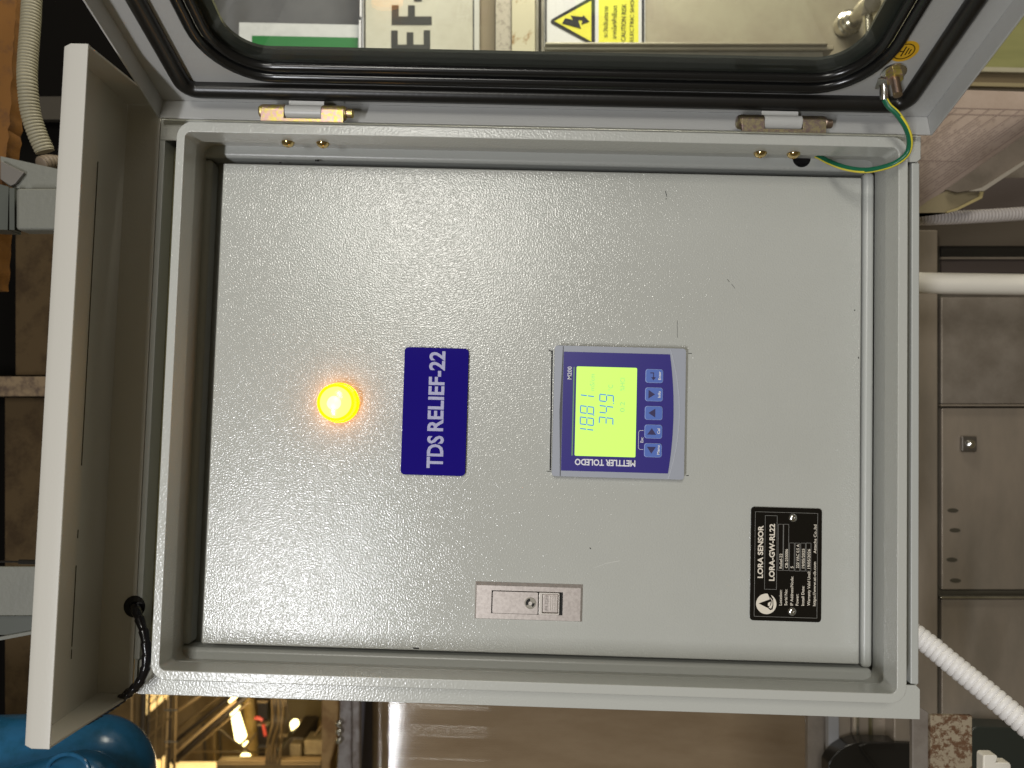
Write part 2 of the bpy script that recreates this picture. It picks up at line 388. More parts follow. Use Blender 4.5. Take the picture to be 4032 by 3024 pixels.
for y0, cap, ty, tl in ((-.0285, 'Menu', -.0316, .0070), (-.0141, 'Cal', -.0158, .0042), (.0002, None, 0, 0), (.0146, 'Info', .0122, .0050), (.0288, 'Enter', .0259, .0066)):
    b = MB(); b.prism(rrect(.0198, .0333, y0-.0053, y0+.0053, .0019), .0074, .0082); b.map(loc)
    bt = b.build('key', m_btnedge, meter, bevel=.0003)
    b = MB(); b.prism(rrect(.0202, .0330, y0-.0050, y0+.0050, .0017), .0082, .0086); b.map(loc); b.map(lambda x, y, z: (x, y, z))
    # cap and marks join the key as further materials
    mm_ = MB(); mm_.add(b.v, b.f); mm_.mi = [0]*len(b.f); mm_.mat = 1
    if cap:
        text_geo(mm_, cap, cx+.0315, cy+ty, tl, .0022, .0088, bold=.02)
    mm_.mat = 2
    tri = {'Menu': ((.0284, 0), (.0284, 0)), }
    if cap == 'Menu': p = [(.0218, y0+.0026), (.0286, y0+.0026), (.0252, y0-.0026)]
    elif cap == 'Cal': p = [(.0218, y0-.0024), (.0286, y0-.0024), (.0252, y0+.0026)]
    elif cap == 'Info': p = [(.0222, y0+.0033), (.0222, y0-.0033), (.0272, y0)]
    elif cap is None: p = [(.0277, y0+.0034), (.0277, y0-.0034), (.0224, y0)]
    else: p = None
    if p: mm_.add([loc(a, c, .0088) for a, c in p], [(0, 1, 2)])
    else:
        for q in ([(.0233, y0+.0027), (.0240, y0+.0027), (.0240, y0+.0020), (.0233, y0+.0020)], [(.0240, y0+.0027), (.0262, y0+.0027), (.0262, y0+.0020), (.0240, y0+.0020)],
                  [(.0255, y0+.0020), (.0262, y0+.0020), (.0262, y0-.0012), (.0255, y0-.0012)], [(.0240, y0-.0010), (.0277, y0-.0010), (.0258, y0-.0034)]):
            mm_.add([loc(a, c, .0088) for a, c in q], [tuple(range(len(q)))])
    # key face as its own mesh merged into the key object
    me = bt.data
    kb = MB(); kb.v, kb.f, kb.mi = mm_.v, mm_.f, mm_.mi
    old = [v.co+BASE[bt] for v in me.vertices]; of = [tuple(p.vertices) for p in me.polygons]
    bpy.data.objects.remove(bt)
    nb = MB(); nb.mat = 3; nb.add(old, of); k0 = len(nb.v)
    nb.v += kb.v; nb.f += [tuple(i+k0 for i in f) for f in kb.f]; nb.mi += kb.mi
    nb.build('key', [m_btn, m_white, m_ink, m_btnedge], meter, label=('blue key marked '+cap) if cap else 'blue key with only an up arrow')

# ---- black rating plate
px, py = .1971, -.1153
def ploc(a, b_, c): return (px+a, py+b_, c)
b = MB(); b.prism(rrect(-.0273, .0273, -.0431, .0437, .0026), .0002, .0012); b.map(ploc)
rp = b.build('rating_plate', m_label, cab, label='black rating plate with cream lettering and round logo')
t = MB(); z = .0014
text_geo(t, 'LORA SENSOR', px-.0179, py-.0107, .0403, .0044, z, bold=.03)
text_geo(t, 'LORA-GW-RL22', px-.0090, py-.0126, .0436, .0045, z, bold=.03)
for s, x, y, L in (('Relief-22', -.0030, -.0029, .0113), ('CB-250006', .0013, -.0025, .0145), ('5', .0056, -.0025, .0014), ('220 VAC 0.5 A', .0099, -.0023, .0182), ('19/05/2025', .0142, -.0022, .0148), ('19/05/2026', .0185, -.0025, .0150),
                   ('Location:', -.0030, -.0311, .0118), ('Serial No:', .0011, -.0310, .0122), ('IP Address/Node:', .0056, -.0310, .0222), ('Power:', .0097, -.0309, .0088), ('Install Date:', .0141, -.0308, .0150), ('Warranty Valid Until:', .0186, -.0307, .0263),
                   ('https://www.at-cb.com', .0229, -.0308, .0337), ('Attacha Co.,ltd', .0231, .0093, .0221)):
    text_geo(t, s, px+x, py+y, L, .0023, z, bold=.012)
t.build('lettering', m_cream, rp)
t = MB()
for a in ((-.0241, .0240, -.0400, .0400), (-.0164, -.0072, -.0191, .0373), (-.0063, -.0025, -.0044, .0309), (-.0021, .0018, -.0044, .0310), (.0025, .0062, -.0045, .0168), (.0068, .0104, -.0046, .0168), (.0111, .0147, -.0044, .0169), (.0153, .0190, -.0044, .0171)):
    lbox(t, px+a[0], px+a[1], py+a[2], py+a[3], .00022, .0012)
t.build('printed_frames', m_thin, rp)
t = MB(); t.prism(circle(px-.0149, py-.0303, .0078, 40), .0012, .00135)
t.mat = 1
def lg(a, c): return (px-.0149+a, py-.0303+c)
t.prism([lg(*q) for q in ((-.0059, .0002), (.0052, .0046), (.0052, .0028), (.0012, .0008), (.0012, -.0012), (.0030, -.0024), (.0046, -.0041), (.0000, -.0026))], .00135, .0015)
t.prism([lg(*q) for q in ((.0012, -.0030), (.0030, -.0010), (.0034, .0020), (.0022, .0050), (.0010, .0078), (.0034, .0072), (.0052, .0030), (.0054, -.0010), (.0048, -.0040), (.0030, -.0046))], .00135, .0016)
t.mat = 0
t.prism([lg(*q) for q in ((.0017, -.0026), (.0036, -.0006), (.0041, .0024), (.0020, .0060), (.0046, .0030), (.0047, -.0008), (.0036, -.0034))], .0016, .0017)
t.build('logo', [m_cream, m_label], rp)
for yv in (.0361, -.0355):
    b = MB(); b.lathe(ploc(.0049, yv, .0012), (0, 0, 1), [(.0034, 0), (.0033, .0006), (.0027, .0013), (.0016, .0018), (.0009, .0018), (.0008, .0012)], 24)
    b.build('rivet', m_zinc, rp)

# ---- latch
lx, ly = -.0006, -.1496
def lloc(a, b_, c): return (lx+a, ly+b_, c)
b = MB()
O = [(-.0417, -.0141), (.0416, -.0141), (.0416, .0143), (-.0417, .0143)]; T = [(-.0405, -.0133), (.0398, -.0133), (.0398, .0119), (-.0405, .0119)]; H = [(-.0289, -.0093), (.0262, -.0093), (.0262, .0083), (-.0289, .0083)]
vs = [lloc(a, c, .0002) for a, c in O]+[lloc(a, c, .0024) for a, c in T]+[lloc(a, c, .0024) for a, c in H]+[lloc(a, c, .0003) for a, c in H]
fs = []
for i in range(4):
    j = (i+1) % 4; fs += [(i, j, 4+j, 4+i), (4+i, 4+j, 8+j, 8+i), (8+i, 8+j, 12+j, 12+i)]
b.add(vs, fs)
lat = b.build('latch', m_latch, cab, smooth=20, label='satin pinkish nickel flush latch with key slot and push button')
b = MB(); b.box(-.0288, .0261, -.0092, .0082, .0003, .0006); b.map(lloc); b.build('latch_recess', m_dark, lat)
b = MB(); b.ring(rrect(-.0281, .0070, -.0092+.0002, .0076, .0010), circle(.0012, -.0006, .0042, 28), .0006, .0025) if False else None
b.prism(rrect(-.0280, .0070, -.0090, .0076, .0010), .0006, .0026); b.map(lloc); pad = b.build('latch_pad', m_latch, lat, bevel=.0004)
b = MB(); b.lathe(lloc(.0012, -.0006, .0026), (0, 0, 1), [(.0045, 0), (.0044, .0003), (.0040, .0003), (.0039, .0001)], 28); b.mat = 1
def kp(r, a): return (lx+.0012+r*math.cos(math.radians(a)), ly-.0006+r*math.sin(math.radians(a)))
b.prism([kp(.0036, a) for a in range(95, 216, 12)]+[kp(.0015, a) for a in range(215, 94, -24)], .0027, .00285)
b.prism([kp(.0015, a) for a in range(-60, 1, 15)]+[kp(.0034, a) for a in range(0, -61, -15)], .0027, .00285)
b.mat = 2; b.lathe(lloc(.0012, -.0006, .0027), (0, 0, 1), [(.0014, 0), (.0014, .0006), (.0007, .0006), (.0006, .0002)], 16)
b.build('key_cylinder', [mat('worn_nickel', (.45, .42, .36), .3, .8), m_dark, m_latch2], lat)
b = MB(); b.ring(rrect(.0077, .0236, -.0091, .0078, .0008), rrect(.0104, .0228, -.0078, .0067, .0006), .0006, .0034); b.map(lloc); b.build('push_button', m_latch2, lat, bevel=.0003)
b = MB(); b.prism([(.0105, -.0077), (.0227, -.0077), (.0227, .0066), (.0105, .0066)], .0006, .0024); b.map(lloc); b.build('button_face', m_latch, lat, bevel=.0008)
b = MB()
for k in range(4): b.box(.0160+k*.0017, .0166+k*.0017, -.0058, .0053, .0024, .0029)
b.map(lloc); b.build('button_ribs', m_latch2, lat, kind='stuff')
b = MB(); text_geo(b, 'PUSH', lx+.0149, ly-.0058, .0112, .0026, .0027, bold=.0); b.build('lettering', mat('embossed_shade', (.30, .27, .25), .5, .4), lat)

# ---- rain hood
m_hood = mat('grey_paint_hood', (.57, .55, .50), .38, bump=(420, .00008, 1))
Y0, Y1 = -.2238, .2290
prof = [(-.300, .115), (-.3117, .115), (-.3186, .1105), (-.3245, .0185), (-.3229, .0185), (-.3171, .1093), (-.3112, .1135), (-.300, .1135)]
b = MB(); b.prism(prof, Y0, Y1, f=lambda a, c, y: (a, y, c))
hood = b.build('rain_hood', m_hood, cab, bevel=.0006, label='grey rain hood jutting out over the top of the cabinet')
for ya, yb in ((Y0+.0002, Y0+.0016), (Y1-.0016, Y1-.0002)):
    b = MB(); b.prism([(-.3005, .1134), (-.3111, .1134), (-.3169, .1090), (-.3228, .0203), (-.2967, .0203)], ya, yb, f=lambda a, c, y: (a, y, c))
    b.build('end_plate', m_hood, hood)
b = MB(); b.box(-.3228, -.2968, Y0+.0003, Y1-.0003, .0186, .0201); b.build('back_plate', m_hood, hood)
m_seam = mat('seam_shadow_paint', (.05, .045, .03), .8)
def roofx(z): return -.3171+(.1093-z)*(-.0058/.0908)   # dark strips paint the slit shadow of the hood roof's joint
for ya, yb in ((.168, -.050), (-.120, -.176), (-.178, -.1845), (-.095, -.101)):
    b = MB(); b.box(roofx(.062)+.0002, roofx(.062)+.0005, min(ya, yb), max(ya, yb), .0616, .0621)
    b.build('roof_seam_shadow', m_seam, hood)

# ---- outer door, standing open
HF = Vector((0, .2136, .028)); De = Vector((0, .310, .950)).normalized(); Dn = Vector((0, -De.z, De.y)); LIP = .0165
DO = HF-Dn*LIP
def D(s, t, h): return DO+Vector((s, 0, 0))+De*t+Dn*h
TL = .447
b = MB()
WX0, WX1, WT0, WT1, WR = -.2465, .2410, .0268, .420, .050
def wr(o, n=10): return rrect(WX0+o, WX1-o, WT0+o, WT1-o, WR-o, n)
b.ring(rrect(-.2945, .2945, 0, TL, .0008, 10), wr(.006), -.0015, 0); b.map(D)
door = b.build('outer_door', m_door, cab, label='open grey door with a large round-cornered clear window')
b = MB()
b.box(-.2945, -.2930, 0, TL, .0001, LIP); b.box(.2930, .2945, 0, TL, .0001, LIP); b.box(-.2930, .2930, 0, .0015, .0001, LIP); b.box(-.2930, .2930, TL-.0015, TL, .0001, LIP)
for x in (-.2945, .2930): b.box(x, x+.0015, 0.0001, .0014, .0001, LIP)
b.map(D); b.build('door_lip', m_door, door, bevel=.0005)
def closed(pts, h): return [Vector((a, c, h)) for a, c in pts]
b = MB(); b.tube(closed(rrect(-.2685, .2680, .0172, .430, .010, 6), .0030), .0062, 14, closed=True); b.map(D)
b.build('door_gasket', m_rubber, door, label='thick black rubber door gasket')
b = MB(); b.tube(closed(wr(.0040), .0016), .0042, 12, closed=True); b.tube(closed(wr(.0118), -.0002), .0036, 12, closed=True); b.map(D)
b.build('window_gasket', m_rubber2, door, label='glossy black rubber moulding round the window')
b = MB(); b.ring(wr(.010), wr(.0235), -.0085, -.0060); b.map(D); b.build('window_seal', m_rubgrey, door)
b = MB(); b.prism(wr(.012), -.0046, -.0022); b.map(lambda a, c, h: D(a, c, h-(c-.10)*.014)); b.build('window_pane', m_glass, door, label='clear acrylic window pane')
b = MB(); b.prism(circle(.2452, .0660, .0092, 36), .0002, .0005); b.map(D)
stk = b.build('earth_sticker', m_sticker, door, label='round yellow sticker with a black earth symbol')
b = MB(); c0 = (.2447, .0662)
b.ring(circle(*c0, .0070, 36), circle(*c0, .0064, 36), .0006, .0008)
for s0, s1, t0 in ((-.0006, .0002, .0043), (.0017, .0024, .0031), (.0037, .0044, .0020)): b.box(c0[0]+s0, c0[0]+s1, c0[1]-t0, c0[1]+t0, .0006, .0008)
b.box(c0[0]-.0056, c0[0]-.0007, c0[1]-.0003, c0[1]+.0003, .0006, .0008); b.map(D)
b.build('earth_symbol', m_black, stk)
sx, st = .2468, .0464
b = MB(); b.lathe((sx, st, 0), (0, 0, 1), [(.0090, 0), (.0086, .0012), (.0062, .0016)], 28); b.map(D); b.build('washer', m_zinc, door)
b = MB()
b.prism(circle(sx, st, .0060, 6), .0017, .0068); b.map(D); b.build('nut', m_brass, door, bevel=.0004)
b = MB(); pts = [Vector((sx, st, .0016+.0004*i)) for i in range(48)]
b.tube(pts, lambda i: (.0031 if i % 3 else .0026), 16); b.map(D); b.build('earth_stud', m_thread, door)
b = MB(); b.prism([(-.0050, .0), (.0050, .0), (.0030, -.0100), (-.0030, -.0100)], .0018, .0026)
b.map(lambda a, c, h: D(sx-.0045+a*1.0, st-.004+c, h)); b.tube([at(3477, 338, .0705), at(3479, 350, .0710), at(3482, 390, .0690)], .0029, 14)
b.build('cable_lug', m_zinc, door)
# ---- hinges
def hinge(x0, xa, xb, x1, dull):
    ax, az, r = .2146, .0440, .0053
    h = MB(); h.cyl((xa+.0002, ax, az), (xb-.0002, ax, az), r*.97, 20)
    h.box(xa+.0004, xb-.0004, ax+.001, ax+.0105, az-.0050, az-.0038)
    hg = h.build('hinge', m_door, cab, bevel=.0003, label='door hinge with dull bronze knuckles, near the earth wire' if dull else 'door hinge with bright yellow knuckles, on the amber lamp side')
    for a, c in ((x0, xa), (xb, x1)):
        k = MB(); k.cyl((a, ax, az), (c, ax, az), r, 22); k.box(a, c, .2062, ax, az+r-.0016, az+r-.0001)
        k.build('hinge_knuckle', m_brass2 if dull else m_brass, hg, bevel=.0002)
    k = MB(); k.box(x0, x1, .2060, .2080, az+r-.0017, az+r-.0002); k.build('hinge_leaf', m_brass2 if dull else m_brass, hg)
    k = MB(); k.lathe((x1, ax, az), (1, 0, 0), [(.0044, 0), (.0046, .0010), (.0030, .0012), (.0030, .0018), (.0033, .0019), (.0033, .0056), (.0026, .0062)], 20)
    k.build('hinge_pin', m_thread if dull else m_brass, hg)
    k = MB(); k.lathe((x0, ax, az), (-1, 0, 0), [(.0050, 0), (.0050, .0012), (.0038, .0026), (.0010, .0032)], 20)
    k.build('pin_head', m_brass2 if dull else m_brass, hg)
m_brass2 = mat('dull_bronze_zinc', (.52, .45, .27), .36, 1, var=(330, (.36, .27, .26), .42, .60), bump=(600, .00003, 2))
hinge(-.2082, -.1911, -.1636, -.1470, False)
hinge(.1454, .1620, .1900, .2067, True)
b = MB(); b.box(.148, .212, .0035, .0098, .0003, .0014); b.map(D); b.build('hinge_plate', m_door, door, bevel=.0004)
b = MB(); b.box(-.203, -.152, .0035, .0098, .0003, .0014); b.map(D); b.build('hinge_plate', m_door, door, bevel=.0004)
for x in (-.1940, -.1672, .1655, .1905):
    b = MB(); b.lathe((x, .1976, .0276), (0, -1, 0), [(.0050, 0), (.0049, .0006), (.0042, .0020), (.0028, .0031), (.0012, .0036), (.0011, .0030)], 24)
    b.build('screw', m_gold, cab)
b = MB(); b.lathe((.2068, .2040, -.0009), (0, 0, 1), [(.0070, 0), (.0070, .0006), (.0050, .0007)], 26); b.build('cable_hole', m_black, cab)
# ---- earth wire
P = [at(*p) for p in ((3484, 392, .0690), (3500, 418, .0695), (3532, 448, .0690), (3567, 500, .066), (3582, 553, .061), (3573, 602, .056), (3532, 639, .053), (3471, 661, .046), (3402, 671, .037), (3329, 661, .027), (3268, 639, .015), (3223, 616, .005), (3196, 606, -.003))]
path = resample(spline(P, 12), .002)
b = MB(); b.tube(path, .0021, 18, up=(0, 0, 1))
n_ = 18; nr = len(path); b.mi = []
for i in range(nr-1):
    ph = 4.75 + .75*i/(nr-1)
    for k in range(n_):
        b.mi.append(1 if ((k/n_*2*math.pi-ph) % (2*math.pi)) < 1.45 else 0)
b.mi += [0, 0]
ew = b.build('earth_wire', [m_wireg, m_wirey], cab, label='green and yellow earth wire looping from the door to the cabinet')
b = MB(); b.tube([at(3481, 384, .0690), at(3484, 396, .0692), at(3490, 406, .0693)], .0013, 10); b.build('copper_strand', m_copper, ew)

# ================================================================ CABLE WRAPPED IN BLACK SPIRAL
P = [at(*p) for p in ((528, 2372, .010), (534, 2398, .026), (556, 2455, .033), (571, 2510, .036), (578, 2580, .038), (570, 2640, .038), (547, 2690, .036), (505, 2730, .030), (455, 2768, .022), (405, 2800, .010), (340, 2838, -.010))]
path = resample(spline(P, 12), .00075)
def wrapr(i):
    f = (i*.00075/.0092) % 1; return .00290+.0009*(1-f)-(.0006 if f < .09 else 0)
b = MB(); b.tube(path, wrapr, 14)
b.lathe(at(530, 2388, .0203), (0, 0, 1), [(.0082, 0), (.0080, .0008), (.0055, .0012)], 22)
b.build('wrapped_cable', m_black, None, base=at(528, 2375, .02), smooth=50, label='black spiral-wrapped cable curling out from under the rain hood', cat='cable')

# ================================================================ BEHIND THE CABINET
def slab(mb, pts, z, th=.004):
    mb.prism(quad(pts, z), z-th, z); return mb
def px_thing(name, pts, z, th, m, label=None, cat=None, group=None, kind=None, bevel=0, parent=None):
    b = MB(); slab(b, pts, z, th); return b.build(name, m, parent, bevel=bevel, label=label, cat=cat, group=group, kind=kind)
def R(u0, u1, v0, v1): return [(u0, v0), (u1, v0), (u1, v1), (u0, v1)]
def corrugated(name, pts, r, pitch, amp, m, label, cat, group=None, sharp=2.0, n=18):
    st = pitch/10; path = resample(spline([at(*p) for p in pts], 14), st)
    def rad(i):
        return r-amp*abs(math.sin(math.pi*i*st/pitch))**sharp if False else r-amp*(1-abs(math.sin(math.pi*i*st/pitch))**.45)
    b = MB(); b.tube(path, rad, n); return b.build(name, m, None, base=path[0], smooth=60, label=label, cat=cat, group=group)

m_void = mat('unlit_void_black', (.004, .0035, .003), 1, spec=.05)  # near-black colour stands in for the unlit void behind
m_rustboard = mat('brown_rusty_board', (.058, .038, .018), .85, spec=.15, var=(22, (.034, .021, .010), .45, .62))
m_rustbeam = mat('rust_patched_beam', (.16, .11, .06), .7, var=(60, (.06, .035, .02), .42, .60))
m_orange = mat('chipped_orange_paint', (.17, .066, .004), .75, var=(70, (.11, .043, .006), .50, .70))
m_conduit = mat('beige_grey_conduit', (.27, .245, .17), .55)
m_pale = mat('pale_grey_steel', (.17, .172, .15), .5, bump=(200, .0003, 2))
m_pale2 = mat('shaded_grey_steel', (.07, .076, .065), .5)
m_inox = mat('stained_stainless', (.30, .25, .20), .34, .35, var=(9, (.22, .19, .155), .38, .66, (1, .35, 1)), bump=(40, .0004, 2))
m_inox2 = mat('dull_stainless', (.22, .19, .16), .4, .35, var=(14, (.15, .125, .10), .40, .66))
m_olivein = mat('olive_stainless', (.40, .37, .27), .36, .25, var=(7, (.33, .29, .215), .42, .62), bump=(60, .0003, 2))
m_shine = mat('polished_stainless', (.62, .59, .50), .22, .9, var=(30, (.45, .42, .34), .4, .65))
m_darkgap = mat('dark_panel_gap', (.045, .038, .024), .6)
m_pvc = mat('white_pvc', (.80, .76, .68), .38)
m_wconduit = mat('white_corrugated_plastic', (.82, .80, .79), .40)
m_rust = mat('rusty_plate', (.30, .245, .17), .75, var=(170, (.115, .055, .024), .46, .56), bump=(120, .0005, 3))
m_angle = mat('grey_brown_steel', (.20, .175, .15), .55, var=(40, (.15, .125, .105), .4, .7))
m_gloss = mat('glossy_black_cover', (.012, .011, .010), .22)
m_blue2 = mat('blue_enamel', (.018, .105, .22), .24, var=(34, (.012, .075, .14), .45, .68), bump=(60, .0004, 2))

# --- left: near-black void sheet, boards, beam, conduit, brackets
px_thing('wall', [(-500, -500), (760, -500), (760, 1000), (400, 1000), (400, 2830), (-500, 2830)], -.46, .01, m_void, kind='structure')
wb = px_thing('rusty_board', R(62, 330, 900, 1476), -.43, .01, m_rustboard, 'dull brown rusty board above the horizontal beam behind the hood', 'board')
px_thing('rusty_board', R(20, 330, 1566, 2815), -.43, .01, m_rustboard, 'tall brown rust-spotted board below the patched beam behind the hood', 'board')
px_thing('cross_beam', R(-120, 330, 1482, 1560), -.41, .03, m_rustbeam, 'short beam with flaking pale rust behind the hood', 'beam', bevel=.002)
b = MB(); edge = [(66, -60)]; v = -60
while v < 1120:
    v += 26; edge.append((66-.062*max(v, 0)+random.uniform(-5, 5)-(14 if 640 < v else 0), v))
slab(b, [(-200, -60)]+edge+[(-200, v)], -.16, .02)
b.build('orange_beam', m_orange, None, label='rough orange painted steel beam at the cabinet top edge', cat='beam')
px_thing('dark_cover', R(40, 330, 380, 470), -.44, .01, mat('dim_brown_paint', (.03, .024, .016), .8), 'dim brown strip behind the beige corrugated conduit', 'strip')
corrugated('flexible_conduit', ((128, -120, -.14), (122, 60, -.14), (109, 240, -.14), (108, 330, -.14), (120, 440, -.145), (146, 525, -.15), (178, 598, -.155)), .0093, .0032, .0012, m_conduit, 'beige corrugated conduit hanging beside the orange beam', 'conduit')
corrugated('flexible_conduit', ((160, 648, -.20), (200, 640, -.21), (290, 655, -.24)), .0085, .0036, .0012, mat('brown_grey_conduit', (.17, .13, .09), .6), 'short brown conduit end tucked behind the hood', 'conduit')
br = empty('mounting_bracket', at(150, 800, -.10), 'grey steel bracket with lapped flange, beneath the beige conduit', 'bracket')
px_thing('bracket_plate', [(0, 614), (340, 690), (340, 742), (55, 742), (30, 730), (0, 700)], -.135, .003, m_pale, parent=br, bevel=.0008)
px_thing('bracket_flange', [(0, 632), (95, 678), (60, 722), (40, 732), (0, 705)], -.130, .003, mat('taupe_flange', (.14, .128, .115), .5), parent=br, bevel=.0008)
px_thing('bracket_face', R(57, 340, 738, 905), -.115, .02, m_pale, parent=br, bevel=.004)
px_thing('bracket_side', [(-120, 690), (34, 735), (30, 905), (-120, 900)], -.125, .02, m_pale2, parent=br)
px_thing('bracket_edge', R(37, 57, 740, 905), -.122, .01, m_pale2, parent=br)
br = empty('support_rail', at(60, 2320, -.14), 'pale grey support rail with a darker lower side, behind the hood', 'rail')
px_thing('rail_face', R(-150, 250, 2232, 2424), -.135, .004, m_pale, parent=br, bevel=.001)
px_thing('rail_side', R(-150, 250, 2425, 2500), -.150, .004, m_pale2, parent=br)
px_thing('rail_edge', [(-150, 2536), (250, 2462), (250, 2474), (-150, 2550)], -.147, .003, m_pale, parent=br)
b = MB(); b.cyl(at(-60, 2210, -.13), at(80, 2212, -.13), .0009, 10); b.cyl(at(76, 2212, -.13), at(140, 2213, -.13), .0022, 14)
b.build('antenna', m_gloss, None, label='thin black rod antenna poking out behind the hood', cat='antenna')

# --- right: stainless cabinet front
px_thing('wall', R(3180, 4700, 640, 3500), -.50, .01, m_inox2, kind='structure')
sc_ = empty('steel_cabinet', at(3800, 2000, -.46), 'large stained stainless steel cupboard behind the pipes', 'steel cupboard')
px_thing('cabinet_frame', R(3520, 3694, 905, 3400), -.452, .03, m_inox, parent=sc_, bevel=.002)
px_thing('frame_gap', R(3694, 3708, 970, 3400), -.462, .01, m_darkgap, parent=sc_)
px_thing('upper_panel', R(3706, 4500, 1170, 1590), -.455, .01, m_inox2, parent=sc_, bevel=.0015)
px_thing('panel_edge', R(3706, 4500, 1592, 1600), -.450, .008, m_inox, parent=sc_, bevel=.001)
d2 = px_thing('cabinet_door', R(3708, 4500, 1606, 2322), -.455, .01, m_inox, parent=sc_, bevel=.0015)
px_thing('lower_gap', R(3706, 4500, 2324, 2350), -.462, .006, m_darkgap, parent=sc_)
px_thing('panel_edge', R(3706, 4500, 2349, 2358), -.450, .008, m_shine, parent=sc_, bevel=.001)
px_thing('lower_panel', R(3708, 4500, 2360, 3400), -.455, .01, m_inox, parent=sc_, bevel=.0015)
for (v, u) in ((2010, 3752), (2088, 3760), (2204, 3748), (2286, 3762)):
    c = at(u, v, -.4548); b = MB(); b.prism([(c.x+.0075*math.cos(a*.314), c.y+.0030*math.sin(a*.314)) for a in range(20)], -.4549, -.4546)
    b.build('slot_hole', m_darkgap, d2)
c = at(3808, 1748, -.455)
b = MB(); b.box(c.x-.0105, c.x+.0105, c.y-.0105, c.y+.0105, -.4549, -.449); lt = b.build('quarter_turn_lock', mat('dark_zinc', (.20, .18, .16), .3, .8), sc_, bevel=.002)
b = MB(); b.lathe((c.x+.001, c.y, -.449), (0, 0, 1), [(.0065, 0), (.006, .002), (.003, .0045), (.0005, .005)], 20); b.build('lock_core', m_zinc, sc_)
for i, (v0, v1, mm) in enumerate(((700, 845, mat('purple_brown_paint', (.075, .058, .052), .6)), (846, 968, mat('dark_brown_paint', (.05, .038, .026), .6)), (968, 1012, m_gloss), (1012, 1020, m_inox2), (1020, 1075, mat('dark_plum_paint', (.045, .034, .032), .5)))):
    px_thing('top_strip', R(3706 if i > 1 else 3520, 4500, v0, v1), -.458+.0015*(i % 2), .008, mm, parent=sc_)
# strips under the cabinet
st = empty('door_frame', at(3400, 2900, -.48), 'row of narrow stainless door jamb strips below the cabinet corner', 'door jamb')
for u0, u1, mm, z in ((3262, 3303, mat('blue_grey_zinc', (.27, .27, .28), .4, .3), -.47), (3303, 3349, m_inox, -.476), (3349, 3354, m_darkgap, -.48), (3354, 3372, m_inox, -.476), (3372, 3382, m_shine, -.472), (3382, 3419, m_inox, -.476), (3419, 3438, mat('olive_gap', (.10, .085, .04), .5), -.482)):
    px_thing('jamb_strip', R(u0, u1, 2700, 3300), z, .01, mm, parent=st)
px_thing('jamb_panel', R(3438, 3700, 2700, 3300), -.478, .01, m_inox, parent=st)
# pvc pipe, conduits
b = MB(); p0, p1 = at(3330, 1110, -.34), at(4300, 1124, -.34); b.cyl(p0, p1, .0129, 28)
b.build('pvc_pipe', m_pvc, None, base=p0, label='smooth cream-white plastic pipe crossing the steel cupboard', cat='pipe')
corrugated('flexible_conduit', ((3420, 866, -.34), (3640, 861, -.34), (3850, 852, -.34), (4080, 838, -.34), (4250, 828, -.34)), .0084, .0041, .0019, mat('grey_conduit_plastic', (.46, .42, .40), .5), 'thin grey corrugated conduit running under the printed paper', 'conduit')
corrugated('flexible_conduit', ((3440, 2400, -.16), (3540, 2455, -.15), (3640, 2524, -.14), (3740, 2606, -.125), (3880, 2720, -.105), (4060, 2872, -.08), (4250, 3030, -.05)), .0104, .0056, .0013, m_wconduit, 'thick white ribbed conduit slanting down from the cabinet', 'conduit', n=24)
# printed paper and the channel under it
pp = empty('printed_paper', at(3850, 560, -.30), 'creased pinkish paper printed with a table, behind the open door', 'paper')
def low(u): return 902-(u-3500)*.690
def sheet(a, c, lift=0):                             # a along the page, c from top edge to lower edge
    u = 3500+780*a; t = 345+.030*(u-3500); v = t+(low(u)-t)*c
    return at(u, v, -.300+.012*math.sin(c*math.pi*.9)+lift)
b = MB(); NX, NY = 24, 12
vs = [sheet(i/NX, j/NY) for j in range(NY+1) for i in range(NX+1)]
b.add(vs, [(j*(NX+1)+i, (j+1)*(NX+1)+i, (j+1)*(NX+1)+i+1, j*(NX+1)+i+1) for j in range(NY) for i in range(NX)])
b.build('page', mat('pinkish_paper', (.27, .21, .175), .7, var=(20, (.225, .17, .135), .4, .65)), pp)
b = MB()
def pline(u0, v0, u1, v1, w=2.0, dash=None):
    L = math.hypot(u1-u0, v1-v0); n = max(1, int(L/14)); nx, ny = -(v1-v0)/L*w/2, (u1-u0)/L*w/2
    for k in range(n):
        if dash and random.random() < dash: continue
        f0, f1 = k/n, (k+1)/n*1.0
        q = []
        for f, sg in ((f0, -1), (f1, -1), (f1, 1), (f0, 1)):
            u = u0+(u1-u0)*f+nx*sg; v = v0+(v1-v0)*f+ny*sg
            t = 345+.030*(u-3500); a = (u-3500)/780; c = (v-t)/(low(u)-t)
            if not (0 <= c <= 1 and 0 <= a < .98): break
            q.append(sheet(a, c, .0006))
        if len(q) == 4: b.add(q, [(0, 1, 2, 3)])
pline(3700, 423, 4100, 433, 2.2); pline(3660, 446, 4100, 456, 2.2); pline(3560, 630, 3780, 636, 2)
for k, d in enumerate(range(24, 400, 11)):
    u_end = 3500+(902-d-(430 if k % 4 == 0 else random.uniform(455, 520)))/.690
    pline(3520, low(3520)-d, u_end, low(u_end)-d, 1.6 if k % 4 else 2.0, None if k % 4 == 0 else .35)
b.build('printed_table', mat('paper_ink', (.16, .11, .095), .7), pp)
ch = empty('steel_channel', at(3900, 700, -.28), 'slanting steel channel with a bright lip beneath the printed paper', 'steel channel')
px_thing('channel_web', [(3725, 746), (4300, 350), (4300, 500), (4032, 640), (3868, 742), (3770, 757)], -.290, .004, mat('dark_brown_steel', (.17, .14, .115), .4, .3, var=(18, (.12, .10, .08), .4, .66)), parent=ch)
